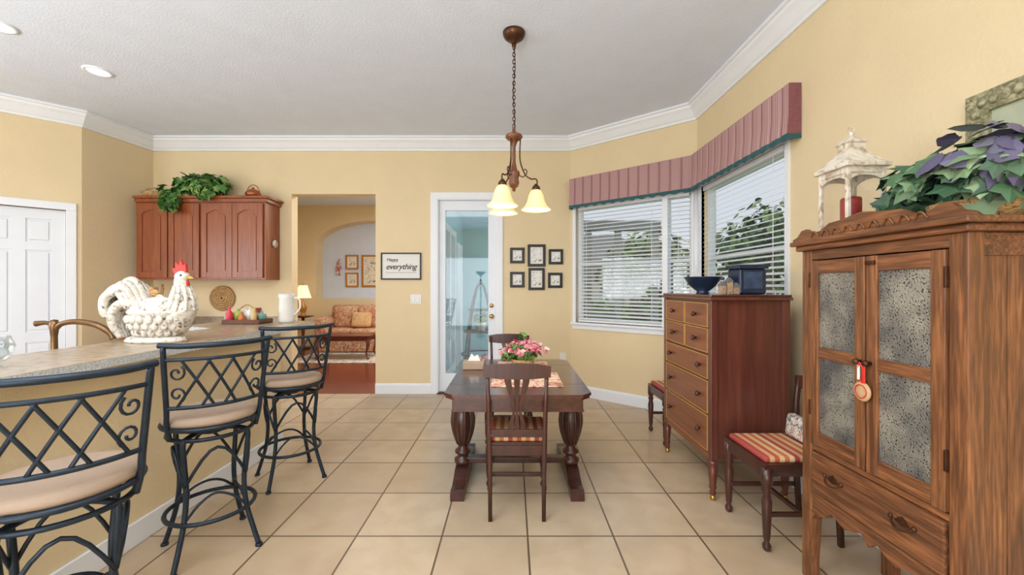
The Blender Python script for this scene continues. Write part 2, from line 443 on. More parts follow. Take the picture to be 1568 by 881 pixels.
# pantry door on 45-degree wall
def panel_door(b,x0,x1,z0,z1,m,y0=.03,y1=.07):
    st=.10; w=x1-x0; cx=(x0+x1)/2
    b.box(x0,x1,y0+.012,y1,z0,z1,m)
    hgt=z1-z0; rows=[(z0+.20,z0+.36*hgt),(z0+.36*hgt+.11,z0+.80*hgt),(z0+.80*hgt+.09,z1-.11)]
    for x in (x0,cx-st/2,x1-st): b.box(x,x+st,y0,y0+.0125,z0+.001,z1-.001,m)
    zz=[z0]+[v for r in rows for v in r]+[z1]
    for k in range(0,len(zz),2):
        for a,c in ((x0+st,cx-st/2),(cx+st/2,x1-st)): b.box(a,c,y0,y0+.0125,zz[k]+.001,zz[k+1]-.001,m)
    for a,c in ((x0+st,cx-st/2),(cx+st/2,x1-st)):
        for lo,hi in rows: b.box(a+.022,c-.022,y0+.002,y0+.016,lo+.022,hi-.022,m,.008)
M,L=FR(W[1],W[2])
b=B('door_1',M); panel_door(b,LW-.795,LW-.125,.01,2.245,WHITED)
b.lathe([(.012,0),(.012,.03),(.028,.04),(.03,.055),(.02,.07),(0,.072)],BRASS,16,T(LW-.74,.03,1.0)@RX(90)); b.end()
b=B('trim_5',M)
b.box(LW-.88,LW-.80,-.02,.03,0.001,2.25,WHITE,.004); b.box(LW-.12,LW-.04,-.02,.03,0.001,2.25,WHITE,.004); b.box(LW-.88,LW-.04,-.022,.03,2.25,2.33,WHITE,.004); b.end()

# glazed patio door
b=B('door_2')
x0,x1=-.965,-.225; y0,y1=5.41,5.455
b.box(x0,x0+.085,y0,y1,.02,2.55,WHITED,.004); b.box(x1-.09,x1,y0,y1,.02,2.55,WHITED,.004)
b.box(x0+.08,x1-.085,y0+.001,y1-.001,.021,.26,WHITED,.004); b.box(x0+.08,x1-.085,y0+.001,y1-.001,2.42,2.549,WHITED,.004)
b.box(x0+.08,x1-.085,y0+.02,y0+.026,.24,2.43,GLASSD)
for z in (1.02,1.16):
    b.lathe([(.03,0),(.03,.008),(.012,.012),(.012,.03),(.027,.04),(.029,.055),(.018,.066),(0,.068)] if z<1.1 else [(.028,0),(.028,.012),(.014,.02),(0,.022)],BRASS,16,T(x1-.045,y0,z)@RX(90))
b.end()
b=B('trim_6')
b.box(-1.07,-.978,5.36,5.3795,0.001,2.565,WHITE,.004); b.box(-.212,-.12,5.36,5.3795,0.001,2.565,WHITE,.004); b.box(-1.07,-.12,5.358,5.3795,2.56,2.65,WHITE,.004)
b.box(-.984,-.966,5.370,5.529,0.003,2.545,WHITE); b.box(-.224,-.206,5.370,5.529,0.003,2.545,WHITE); b.box(-.984,-.206,5.371,5.528,2.551,2.564,WHITE); b.box(-.984,-.206,5.36,5.528,0.002,.018,BRONZE)
b.end()

# porch beyond
b=B('porch_floor'); b.box(-1.05,3.2,5.385,8.5,-.1,-.001,PORCHF); b.end()
b=B('porch_ceiling'); b.box(-1.05,.95,5.535,8.5,2.74,2.8,AQUA); b.end()
b=B('wall_porch_back'); b.box(-1.05,.9,8.2,8.35,0,2.74,AQUA); b.end()
b=B('wall_porch_left'); b.box(-1.05,-.985,5.535,8.2,0,2.74,AQUA); b.end()
b=B('door_4')
b.box(-.984,-.96,5.75,5.85,0,2.35,WHITED); b.box(-.984,-.96,6.35,6.45,0,2.35,WHITED); b.box(-.984,-.96,6.95,7.05,0,2.35,WHITED); b.box(-.984,-.961,5.8,7.0,2.25,2.35,WHITED); b.box(-.984,-.961,5.8,7.0,0,.15,WHITED)
b.box(-.983,-.975,5.85,6.95,.15,2.25,mat('sheer_curtain',C(160,182,190),.8))
b.box(-.984,-.96,7.25,7.35,0,2.2,WHITE); b.box(-.984,-.96,7.85,7.95,0,2.2,WHITE); b.box(-.984,-.961,7.3,7.9,2.1,2.2,WHITE); b.box(-.983,-.97,7.35,7.85,.01,2.1,WHITED,.004); b.end()
b=B('porch_post'); b.box(.8,.95,8.05,8.19,0,2.74,WHITE); b.box(.8,.95,5.9,6.0,0,2.74,WHITE); b.end()
b=B('iron_plant_stand'); cx,cy=-.56,7.3
top=Vector((cx,cy,1.5)); IR=mat('stand_iron',C(34,48,54),.5,.3)
for k in range(4):
    a=pi/4+k*pi/2; q=Vector((cx+.36*math.cos(a),cy+.36*math.sin(a),0))
    b.tube(cr([q,Vector((cx+.31*math.cos(a),cy+.31*math.sin(a),.5)),Vector((cx+.22*math.cos(a),cy+.22*math.sin(a),1.0)),Vector((cx+.11*math.cos(a),cy+.11*math.sin(a),1.36)),top]),.018,IR)
for z,r in ((.22,.34),(.62,.295),(1.0,.22)): b.ring((cx,cy,z),r,.014,IR)
b.lathe([(.26,.62),(.275,.63),(0,.632)],IR,20,T(cx,cy,0)); b.ball((cx,cy,1.52),.03,IR); b.end()
b=B('potted_plant'); b.lathe([(.08,.635),(.10,.76),(.11,.78),(.09,.77),(0,.75)],PLASTIC,20,T(cx,cy,0)); b.leaves((cx,cy,.86),(.13,.13,.09),60,.06,IVY); b.end()
b=B('garden_basket'); b.lathe([(.10,0),(.14,.22),(.15,.24),(.12,.22),(0,.2)],WICK,20,T(-.42,6.5,0)); b.leaves((-.42,6.5,.28),(.13,.13,.08),60,.06,PINK); b.end()

# living room
b=B('floor_living'); b.box(-5.4,-1.055,5.385,9.95,-.1,0,PLANK); b.end(False)
b=B('ceiling_living'); b.box(-5.45,-.95,5.53,10.3,H,H+.1,CEIL); b.end()
b=B('wall_living_left'); b.box(-5.45,-5.3,5.53,9.8,0,H,WALL); b.end()
b=B('wall_living_right'); b.box(-1.2,-1.055,5.53,9.8,0,H,WALL); b.end()
b=B('wall_living_back')
nx0,nx1=-4.70,-1.78; cxn=(nx0+nx1)/2; aw=(nx1-nx0)/2
b.box(-5.45,nx0,9.8,10.15,0,H,WALL); b.box(nx1,-1.05,9.8,10.15,0,H,WALL); b.box(nx0,nx1,9.8,10.15,0,1.13,WALL)
K=28; pts=[(nx0,H)]+[(nx0,2.42)]+[(cxn-aw*math.cos(pi*i/K),2.42+.59*math.sin(pi*i/K)) for i in range(1,K)]+[(nx1,2.42),(nx1,H)]
for (xa,za),(xb,zb) in zip(pts[1:-1],pts[2:]):
    if abs(xb-xa)>1e-6: b.prism([(xa,za),(xb,zb),(xb,H),(xa,H)],.35,WALL,T(0,9.8,0))
b.box(-5.45,-1.05,10.15,10.2,0,H,NICHE); b.end()

def frame(name,cx,cz,w,h,M,fw=.02,t=.02,mf=BLACK,ma=PICT2,matw=.02):
    b=B(name,M)
    b.box(cx-w/2,cx+w/2,-t,-.001,cz+h/2-fw,cz+h/2,mf,.003); b.box(cx-w/2,cx+w/2,-t,-.001,cz-h/2,cz-h/2+fw,mf,.003)
    b.box(cx-w/2+.0005,cx-w/2+fw,-t+.0007,-.002,cz-h/2+fw-.002,cz+h/2-fw+.002,mf); b.box(cx+w/2-fw,cx+w/2-.0005,-t+.0007,-.002,cz-h/2+fw-.002,cz+h/2-fw+.002,mf)
    b.box(cx-w/2+fw*.6,cx+w/2-fw*.6,-t*.5,-.003,cz-h/2+fw*.6,cz+h/2-fw*.6,PAPER)
    if ma: b.box(cx-w/2+fw*.9+matw,cx+w/2-fw*.9-matw,-t*.5-.0015,-.004,cz-h/2+fw*.9+matw,cz+h/2-fw*.9-matw,ma)
    return b.end()
GOLDF=mat('gilt_frame',C(190,130,60),.4,.3)
ML=T(0,10.15,0)
frame('picture_frame',-3.965,2.03,.32,.36,ML,.04,.03,GOLDF,PICT,.05)
frame('picture_frame',-3.965,1.59,.32,.36,ML,.04,.03,GOLDF,PICT,.05)
frame('picture_frame',-3.50,1.81,.46,.80,ML,.05,.03,GOLDF,PICT,.03)
b=B('wall_sconce'); b.tube(cr([(-4.27,10.13,1.7),(-4.27,10.08,1.85),(-4.30,10.1,2.0),(-4.26,10.12,2.1)]),.015,GOLDF); b.leaves((-4.27,10.08,1.9),(.06,.04,.16),30,.05,PINK); b.end()
# sofa
b=B('floral_sofa'); sx0,sx1=-4.27,-2.15; sy0=8.75
b.box(sx0+.1,sx1-.1,sy0+.05,9.6,.12,.34,FLORAL,.03)
for k in range(14): 
    xa=sx0+.06+k*(sx1-sx0-.12)/14; b.box(xa,xa+.14,sy0+.03+.01*(k%2),sy0+.05+.01*(k%2),.02,.3,FLORAL)
n=3; wd=(sx1-sx0-.44)/n
for k in range(n):
    xa=sx0+.22+k*wd
    b.box(xa+.005,xa+wd-.005,sy0,9.3,.34,.50,FLORAL,.05,seg=3)
    b.box(xa+.005,xa+wd-.005,9.2,9.5,.48,.98,FLORAL,.09,seg=3)
b.box(sx0+.1,sx1-.1,9.42,9.62,.3,1.0,FLORAL,.08,seg=3)
for xa in (sx0+.12,sx1-.12):
    b.box(xa-.1,xa+.1,sy0+.02,9.55,.05,.6,FLORAL,.04)
    b.lathe([(0,0),(.10,.0),(.13,.02),(.13,.72),(.1,.76),(0,.76)],FLORAL,20,T(xa,sy0,.62)@RX(-90))
PIL=patternmat('pillow_gold',[C(200,150,100),C(225,190,140)],12)
b.box(-.22,.22,-.07,.07,-.17,.17,PIL,.07,T(-3.35,9.12,.68)@RX(-14),3)
for xa in (sx0+.1,sx1-.1):
    for ya in (sy0+.1,9.5): b.lathe([(.02,0),(.03,.12)],MAHOG,10,T(xa,ya,0))
b.end()
b=B('coffee_table',T(0,0,.013)); 
b.box(-3.8,-2.7,7.75,8.35,.44,.47,MAHOG,.012); b.box(-3.74,-2.76,7.81,8.29,.36,.44,MAHOG)
for x,sx in ((-3.72,-1),(-2.78,1)):
    for y,sy in ((7.83,-1),(8.27,1)):
        b.tube(cr([(x,y,.40),(x+sx*.03,y+sy*.02,.3),(x-sx*.01,y,.12),(x+sx*.04,y+sy*.02,.02)]),[.035,.035,.018,.026],MAHOG)
b.end()
b=B('area_rug'); RUGM=patternmat('rug_pattern',[C(150,90,80),C(214,200,180),C(196,184,168),C(90,86,96)],7); b.box(-4.2,-2.3,7.55,8.72,0,.012,RUGM,.003); b.end()
b=B('side_table'); b.lathe([(.16,0),(.15,.02),(.04,.05),(.03,.3),(.045,.5),(.03,.7),(.22,.735),(.23,.75),(0,.752)],MAHOG,24,T(-4.78,9.35,0)); b.end()
b=B('table_lamp'); SH=mat('lamp_shade',C(250,236,205),.7,emis=C(255,230,180),es=.9)
b.lathe([(.08,.753),(.07,.77),(.03,.8),(.07,.88),(.08,.95),(.03,1.05),(.01,1.1),(.01,1.25)],GOLDF,20,T(-4.78,9.35,0))
b.lathe([(.175,1.16),(.09,1.45)],SH,24,T(-4.78,9.35,0),cap=False); b.lathe([(.006,1.2),(.006,1.49),(.012,1.5),(0,1.51)],GOLDF,10,T(-4.78,9.35,0)); b.end()

# ------------------------------------------------------------------ kitchen
b=B('upper_cabinet')
cx0,cx1=-4.66,-3.055; cy=5.05; z0,z1=1.50,2.47
b.box(cx0,cx1,cy+.02,5.375,z0,z1,CHERRY)
b.box(cx0,cx1+.03,cy-.012,5.374,2.455,2.502,CHERRY,.008)
b.box(cx0,cx1+.055,cy-.04,5.375,2.50,2.53,CHERRY,.006)
n=4; wd=(cx1-cx0-.03)/n
for k in range(n):
    a=cx0+.015+k*wd+.006+(.012 if k==2 else 0); c=a+wd-.016; st=.065
    b.box(a+.002,c-.002,cy+.008,cy+.021,z0+.022,z1-.032,CHERRY)
    b.box(a,a+st,cy-.004,cy+.012,z0+.02,z1-.03,CHERRY,.003); b.box(c-st,c,cy-.004,cy+.012,z0+.02,z1-.03,CHERRY,.003)
    b.box(a+st,c-st,cy-.0035,cy+.012,z0+.0205,z0+.09,CHERRY)
    q=[(a+st,z1-.0305),(a+st,z1-.16)]+[(a+st+(c-a-2*st)*i/10,z1-.16+.05*math.sin(pi*i/10)) for i in range(1,10)]+[(c-st,z1-.16),(c-st,z1-.0305)]
    b.prism(q,.0155,CHERRY,T(0,cy-.0035,0))
    q=[(a+st+.02,z0+.11)]+[(c-st-.02,z0+.11),(c-st-.02,z1-.185)]+[(c-st-.02-(c-a-2*st-.04)*i/10,z1-.185+.045*math.sin(pi*i/10)) for i in range(1,10)]+[(a+st+.02,z1-.185)]
    b.prism(q,.01,CHERRY,T(0,cy+.001,0))
b.end()
b=B('potted_ivy')
b.lathe([(.07,2.532),(.10,2.62),(.11,2.64),(.09,2.63),(0,2.62)],WICK,20,T(-3.93,5.2,0))
rv=random.Random(3)
b.leaves((-3.90,5.14,2.70),(.38,.12,.14),400,.085,IVY,.3,.5,rv,zmin=2.56)
b.leaves((-4.14,4.95,2.48),(.13,.04,.20),90,.08,IVY,.2,.2,rv); b.leaves((-3.72,4.96,2.57),(.16,.04,.10),60,.08,IVY,.2,.2,rv)
b.end()
b=B('wicker_basket'); b.lathe([(.10,2.532),(.13,2.60),(.12,2.60),(.09,2.54),(0,2.54)],WICK,20,T(-4.52,5.17,0)@Matrix.Diagonal((1.1,.9,1,1))); b.tube([(-4.52+.135*math.cos(pi*i/10),5.17,2.60+.06*math.sin(pi*i/10)) for i in range(11)],.008,WICK); b.end()
b=B('copper_pot'); COP=mat('copper',C(170,100,60),.35,.7); b.lathe([(.05,2.532),(.085,2.56),(.09,2.59),(.06,2.63),(.03,2.645),(.012,2.65),(.016,2.665),(0,2.67)],COP,20,T(-3.28,5.18,0)); b.tube([(-3.28+.08*math.cos(pi*i/10),5.18,2.60+.10*math.sin(pi*i/10)) for i in range(11)],.006,COP); b.end()
b=B('hanging_ornament'); b.lathe([(0,0),(.05,.003),(.05,.018),(0,.02)],CERAM,20,T(-3.053,5.25,1.96)@RY(90)); b.tube([(-3.045,5.25,2.0),(-3.045,5.24,2.08)],.003,WICK); b.end()
b=B('base_cabinet')
b.box(-4.60,-3.06,4.80,5.375,.1,.88,CHERRY); b.box(-4.60,-3.06,4.87,5.37,0,.1,CHERRY)
for k in range(4):
    a=-4.59+k*.383; b.box(a+.01,a+.373,4.782,4.80,.14,.66,CHERRY,.006); b.box(a+.07,a+.313,4.775,4.79,.20,.60,CHERRY,.006); b.box(a+.01,a+.373,4.782,4.80,.69,.85,CHERRY,.006)
b.box(-4.62,-3.03,4.76,5.375,.88,.92,COUNTER,.006); b.box(-4.62,-3.03,5.355,5.377,.92,1.02,COUNTER); b.end()
b=B('wicker_trivet'); 
for r in (.03,.06,.09,.12,.15): b.ring((0,0,0),r,.016,WICK,28,6,T(-3.80,5.36,1.26)@RX(90))
b.end()
b=B('utensil_crock'); b.lathe([(.06,.921),(.075,.98),(.07,1.08),(.06,1.09),(.055,1.07),(0,1.0)],CERAM,20,T(-4.42,5.1,0))
for k in range(5): b.tube([(-4.42,5.1,1.0),(-4.42+.07*math.cos(k*1.3),5.1+.05*math.sin(k*1.3),1.40+.04*(k%2))],[.005,.012],WICK,6)
b.end()
b=B('kitchen_canister'); CN=mat('canister_red',C(170,60,48),.35)
b.lathe([(.07,.921),(.075,.93),(.075,1.11),(.07,1.12),(.06,1.125),(.06,1.14),(.015,1.15),(.02,1.17),(0,1.175)],CN,20,T(-4.15,5.1,0)); b.end()
b=B('kitchen_canister'); b.lathe([(.055,.921),(.06,.93),(.06,1.05),(.055,1.06),(.05,1.075),(.012,1.08),(.016,1.10),(0,1.105)],PLASTIC,20,T(-3.55,5.15,0)); b.end()

# peninsula
b=B('wall_peninsula'); b.box(-2.2,-2.05,.4,3.62,0,1.03,WALL); b.end()
b=B('baseboard_peninsula'); b.box(-2.0495,-2.032,.4,3.637,0.001,.13,WHITE,.004); b.box(-2.2,-2.05,3.6205,3.637,0.001,.13,WHITE); b.end()
b=B('bar_countertop')
pl=[(-1.87,.4),(-1.87,3.80)]+[(-2.12+.25*math.cos(a),3.83+.25*math.sin(a)) for a in [R(x) for x in range(0,91,15)]]+[(-2.85,4.08),(-2.85,3.55),(-2.46,3.35),(-2.44,.4)]
MF=Matrix(((1,0,0,0),(0,0,1,0),(0,1,0,1.03),(0,0,0,1)))
b.prism(pl,.037,COUNTERE,MF)
tb=bmesh.new(); tb.faces.new([tb.verts.new((x+( .004 if x<-2.2 else -.004),y,1.0685)) for x,y in pl]); b.add(tb,COUNTER)
b.end()
b=B('kitchen_island_cabinet'); b.box(-2.80,-2.205,.4,3.5,.1,.86,CHERRY); b.box(-2.74,-2.205,.4,3.5,0,.1,CHERRY)
for k in range(6): b.box(-2.815,-2.80,.42+k*.51,.90+k*.51,.15,.82,CHERRY,.006)
b.box(-2.88,-2.205,.4,3.5,.86,.90,COUNTER,.005); b.end()
b=B('kitchen_faucet')
b.lathe([(.035,.901),(.03,.92),(.018,.95),(.016,1.1),(.02,1.14),(.024,1.17),(.018,1.2),(0,1.205)],BRONZE2,18,T(-2.80,2.5,0))
b.tube(cr([(-2.80,2.5,1.13),(-2.76,2.5,1.175),(-2.68,2.51,1.19),(-2.58,2.53,1.17),(-2.51,2.55,1.12),(-2.49,2.555,1.08)]),[.013,.015,.017,.018,.018,.02],BRONZE2,12)
b.tube(cr([(-2.80,2.5,1.17),(-2.84,2.49,1.185),(-2.89,2.48,1.18)]),[.012,.012,.018],BRONZE2,10)
b.end()
b=B('serving_tray'); TR=wood('tray_wood',C(80,40,24),C(120,66,40),'x')
b.box(-2.60,-2.27,3.66,3.88,1.0688,1.08,TR,.003)
for a in ((-2.60,-2.59,3.66,3.88),(-2.28,-2.27,3.66,3.88),(-2.59,-2.28,3.66,3.67),(-2.59,-2.28,3.87,3.88)): b.box(*a,1.07,1.11,TR)
rv=random.Random(5)
cl=[C(210,60,80),C(170,190,90),C(230,225,215),C(200,110,50),C(232,228,220),C(150,44,50),C(214,180,120),C(120,160,150)]
for i,c in enumerate(cl):
    mm=mat('tray_item_%d'%i,c,.35); x=-2.565+.037*i; y=3.71+.06*(i%3); hh=.09+.08*rv.random(); rr=.022+.012*rv.random()
    if i%3==0: b.lathe([(rr*.8,1.08),(rr,1.09),(rr,1.08+hh*.6),(.012,1.08+hh*.8),(.014,1.08+hh),(0,1.085+hh)],mm,14,T(x,y,0))
    elif i%3==1: b.lathe([(rr*.7,1.08),(rr*1.3,1.08+hh*.35),(rr*1.3,1.08+hh*.5),(rr*.9,1.08+hh*.62),(.008,1.08+hh*.7),(.01,1.08+hh*.8),(0,1.08+hh*.82)],mm,16,T(x,y,0))
    else: b.box(x-rr,x+rr,y-rr,y+rr,1.08,1.08+hh*.8,mm,.006)
b.tube([(-2.57+.27*i/12,3.76,1.10+.14*math.sin(pi*i/12)) for i in range(13)],.006,WICK)
b.end()
b=B('white_pitcher'); b.lathe([(.065,1.069),(.07,1.075),(.072,1.1),(.068,1.2),(.062,1.3),(.066,1.34),(.06,1.338),(.055,1.3),(0,1.29)],PLASTIC,24,T(-2.15,3.90,0))
b.tube(cr([(-2.08,3.90,1.30),(-2.03,3.90,1.29),(-2.025,3.90,1.20),(-2.085,3.90,1.13)]),.009,PLASTIC); b.lathe([(.03,0),(.012,.03)],PLASTIC,12,T(-2.20,3.90,1.31)@RY(-60)); b.end()
b=B('glass_cup'); b.lathe([(.05,1.069),(.052,1.072),(.03,1.08),(.065,1.12),(.075,1.16),(.06,1.20),(.058,1.2),(.072,1.16),(.06,1.12),(0,1.09)],GLASSO,24,T(-2.13,1.66,0),cap=False); b.end()

# ornate rooster tureen
b=B('ceramic_rooster_tureen',T(-2.165,2.50,1.069)@RZ(-3))
b.lathe([(.16,0),(.165,.012),(.15,.03),(.12,.04)],CERAM,32,T(-.01,0,0)@Matrix.Diagonal((1.12,.62,1,1)))
MS=T(.01,0,0)@Matrix.Diagonal((1.12,.80,1,1))
b.lathe([(.09,.02),(.10,.035),(.135,.08),(.148,.13),(.15,.17),(.158,.178),(.158,.19),(.14,.20),(.115,.235),(.06,.265),(.02,.275),(.014,.285),(0,.29)],CERAM,32,MS)
b.ball((-.02,0,.295),(.032,.024,.024),WICK,None,12); b.ball((-.042,0,.318),(.016,.015,.016),WICK,None,10)
for k in range(9):
    for side in (-1,1):
        for rr in range(3):
            a=R(195+k*18+rr*9)*side; rad=(.118,.140,.152)[rr]
            b.ball((.01+rad*1.12*math.cos(a),rad*.80*math.sin(a),.065+.038*rr),(.022,.012,.026),CERAM,None,10)
b.tube(cr([(.10,0,.10),(.155,0,.19),(.16,0,.26),(.155,0,.33),(.15,0,.385)]),[.08,.072,.055,.042,.036],CERAM,20)
for k in range(10):
    a=R(k*36); b.tube(cr([(.155+.038*math.cos(a),.038*math.sin(a),.34),(.16+.056*math.cos(a),.056*math.sin(a),.27),(.155+.076*math.cos(a),.075*math.sin(a),.19)]),[.007,.014,.005],CERAM,6)
b.ball((.155,0,.395),(.042,.034,.038),CERAM)
b.lathe([(.014,0),(.009,.02),(0,.04)],GOLD,10,T(.192,0,.392)@RY(100))
for y in (-.03,.03): b.ball((.172,y,.405),.006,BLACK,None,8)
b.prism([(.112,.410),(.098,.45),(.120,.446),(.116,.485),(.140,.464),(.153,.498),(.164,.464),(.182,.474),(.186,.425),(.158,.42)],.018,RED,T(0,-.009,0))
b.ball((.186,0,.348),(.013,.016,.03),RED,None,10)
for k in range(11):
    y=(k-5)*.013; e=abs(k-5)/5; hgt=.36-.05*e+.01*(k%2); rch=.27-.05*e
    b.tube(cr([(-.05,y*.6,.15),(-.11,y,hgt-.09),(-.165,y*1.3,hgt),(-.235,y*1.5,hgt-.045),(-rch-.015,y*1.6,hgt-.13),(-rch+.01,y*1.5,.15)]),[.04,.034,.03,.026,.020,.008],CERAM,8)
for k in range(8):
    y=(k-3.5)*.017
    b.tube(cr([(-.07,y*.7,.17),(-.14,y,.24),(-.20,y*1.3,.20),(-.21,y*1.3,.11),(-.18,y,.03)]),[.035,.03,.028,.022,.012],CERAM,8)
b.end()

# ------------------------------------------------------------------ bar stools
def stool(x,y,rot):
    b=B('bar_stool',T(x,y,0)@RZ(rot))
    D=-.02
    b.lathe([(.0,.715+D),(.19,.715+D),(.212,.728+D),(.216,.742+D),(.20,.765+D),(.14,.778+D),(0,.782+D)],CUSH,32)
    b.ring((0,0,.712+D),.212,.012,SLATE,36); b.ring((0,0,.655+D),.19,.011,SLATE,36); b.ring((0,0,.685+D),.12,.02,SLATE,20)
    b.lathe([(.05,.64+D),(.05,.71+D)],SLATE,16)
    for k in range(4):
        a=pi/4+k*pi/2; ca,sa=math.cos(a),math.sin(a)
        P=[(.06,.665+D),(.16,.662+D),(.195,.64+D),(.188,.52),(.175,.36),(.19,.22),(.225,.10),(.255,.012)]
        b.tube(cr([(r*ca,r*sa,z) for r,z in P],5),.0125,SLATE,8)
        b.lathe([(.018,0),(.018,.012),(0,.014)],SLATE,10,T(.256*ca,.256*sa,0))
        a2=a+pi/2; pts=[]
        for i in range(9):
            t=i/8; aa=a+(a2-a)*t; rr=.185-.02*math.sin(pi*t); pts.append((rr*math.cos(aa),rr*math.sin(aa),.40+.18*math.sin(pi*t)))
        b.tube(pts,.008,SLATE,6)
        b.tube(cr([(.193*ca,.193*sa,.22)]+[(r_*math.cos(a+t_*pi/2),r_*math.sin(a+t_*pi/2),z_) for r_,t_,z_ in ((.14,.15,.29),(.10,.5,.32),(.14,.85,.29))]+[(.193*math.cos(a2),.193*math.sin(a2),.22)],4),.007,SLATE,6)
    b.ring((0,0,.22),.20,.011,SLATE,36)
    def bk(u,v):
        w=.20+.02*v
        return Vector((w*u,-.13-.07*v-.075*(1-u*u),.79+.33*v))
    for sgn in (-1,1):
        pts=cr([(sgn*.185,-.095,.64),(sgn*.198,-.11,.72),bk(sgn,0),bk(sgn,.5),bk(sgn,1)],5)
        b.tube(pts,.012,SLATE,8)
    def curve(pl,r): b.tube(cr([bk(u,v) for u,v in pl],5),r,SLATE,7)
    curve([(-1.07,1.02),(-.7,1.0),(-.3,1.0),(0,1.0),(.3,1.0),(.7,1.0),(1.07,1.02)],.0135)
    for v,r in ((.80,.009),(.06,.010)): curve([(-1,v),(-.6,v),(-.2,v),(.2,v),(.6,v),(1,v)],r)
    for k in (-.56,-.10,.36):
        curve([(k-.26,.06),(k+.05,.43),(k+.36,.80)],.007)
        curve([(-k+.26,.06),(-k-.05,.43),(-k-.36,.80)],.007)
    for sg in (-1,1):
        for vc,di in ((.60,1),(.27,-1)):
            pl=[]
            for i in range(15):
                t=i/14; aa=t*2*pi*1.15; rr=.04+.13*t
                pl.append((sg*(.80-rr*math.cos(aa)*.9),vc+di*rr*math.sin(aa)*.75))
            b.tube([bk(u,v) for u,v in pl],.0055,SLATE,6)
    return b.end()
stool(-1.59,1.45,45); stool(-1.63,2.22,45); stool(-1.64,3.03,42)

# ------------------------------------------------------------------ chairs
def chair(x,y,rot,name='dining_chair',hh=.94,sw=1.0):
    b=B(name,T(x,y,0)@RZ(rot)); m=DKCH
    for s in (-1,1):
        b.tube([(s*.160,-.215,0),(s*.163,-.20,.25),(s*.166,-.195,.44),(s*.172,-.205,.70),(s*.178,-.225,hh-.02)],[.016,.018,.021,.017,.016],m,4,up=(1,1,0))
        b.lathe([(.012,0),(.02,.012),(.022,.03),(.012,.05),(.018,.07),(.022,.16),(.026,.26),(.018,.30),(.026,.32),(.018,.34),(.028,.36),(.028,.44)],m,14,T(s*.19,.205,0))
        b.box(s*.165-.011,s*.165+.011,-.19,.21,.385,.445,m,.003)
        b.box(s*.172-.008,s*.172+.008,-.19,.20,.17,.195,m,.003)
    b.box(-.19,.19,.195,.22,.385,.445,m,.003); b.box(-.165,.165,-.205,-.185,.385,.445,m,.003)
    b.box(-.175,.175,-.01,.01,.17,.195,m,.003)
    q=[(-.175,-.195),(.175,-.195),(.212,.225),(-.212,.225)]
    b.prism(q,.028,m,Matrix(((1,0,0,0),(0,0,1,0),(0,1,0,.435),(0,0,0,1))))
    tb=bmesh.new(); bmesh.ops.create_cube(tb,size=1); tb.transform(T(0,.015,.478)@Matrix.Diagonal((.37,.39,.034,1)))
    bmesh.ops.bevel(tb,geom=list(tb.edges),offset=.014,segments=3,profile=.5,affect='EDGES'); b.add(tb,STRIPE,True)
    top=[(-.20,hh-.075),(-.10,hh-.085),(0,hh-.088),(.10,hh-.085),(.20,hh-.075),(.203,hh-.01),(.12,hh+.004),(0,hh+.008),(-.12,hh+.004),(-.203,hh-.01)]
    b.prism(top,.022,m,T(0,-.238,0))
    b.box(-.166,.166,-.212,-.192,.50,.545,m,.004)
    sp=[(.045,0),(.05,.04),(.028,.10),(.026,.15),(.05,.22),(.072,.29),(.078,.33)]
    def rib(f0,f1):
        qq=[(x_*f0,.54+z_) for x_,z_ in sp]+[(x_*f1,.54+z_) for x_,z_ in sp[::-1]]
        b.prism(qq,.01,m,T(0,-.11,0)@Matrix(((1,0,0,0),(0,1,-.09,-.048),(0,0,1,0),(0,0,0,1))))
    rib(-1,-.45); rib(-.25,.25); rib(.45,1)
    return b
chair(.03,2.665,0).end()
chair(-.03,3.86,180,hh=.93).end()
chair(1.56,2.365,90,hh=.86).end()
chair(1.56,3.80,90,hh=.90).end()
b=B('patchwork_pillow'); PW=patternmat('patchwork',[C(150,50,50),C(235,228,215),C(90,86,100),C(220,200,170)],22); b.box(-.03,.03,-.10,.10,-.07,.07,PW,.03,T(1.70,2.41,.568)@RY(8),3); b.end()

# ------------------------------------------------------------------ dining table
b=B('dining_table')
x0,x1,y0,y1=-.42,.49,2.47,3.70
def clip(x0,x1,y0,y1,c): return [(x0+c,y0),(x1-c,y0),(x1,y0+c),(x1,y1-c),(x1-c,y1),(x0+c,y1),(x0,y1-c),(x0,y0+c)]
def slab(b,pl,z,t,m): b.prism(pl,t,m,Matrix(((1,0,0,0),(0,0,1,0),(0,1,0,z),(0,0,0,1))))
slab(b,clip(x0,x1,y0,y1,.06),.732,.018,MAHOGX)
slab(b,clip(x0+.008,x1-.008,y0+.008,y1-.008,.06),.715,.017,MAHOGX)
b.box(x0+.005,x1-.005,2.75,2.753,.748,.7505,DKCH); b.box(x0+.005,x1-.005,3.42,3.423,.748,.7505,DKCH)
b.box(x0+.05,x1-.05,y0+.05,y1-.05,.635,.715,MAHOGX,.006)
b.box(x0+.045,x1-.045,y0+.045,y1-.045,.632,.645,MAHOGX,.004)
prof=[(.055,.115),(.062,.13),(.062,.15),(.04,.165),(.036,.18),(.058,.195),(.058,.21),(.034,.23),(.04,.26),(.066,.33),(.080,.40),(.082,.46),(.066,.52),(.042,.555),(.038,.565),(.060,.58),(.060,.60),(.05,.61),(.058,.635)]
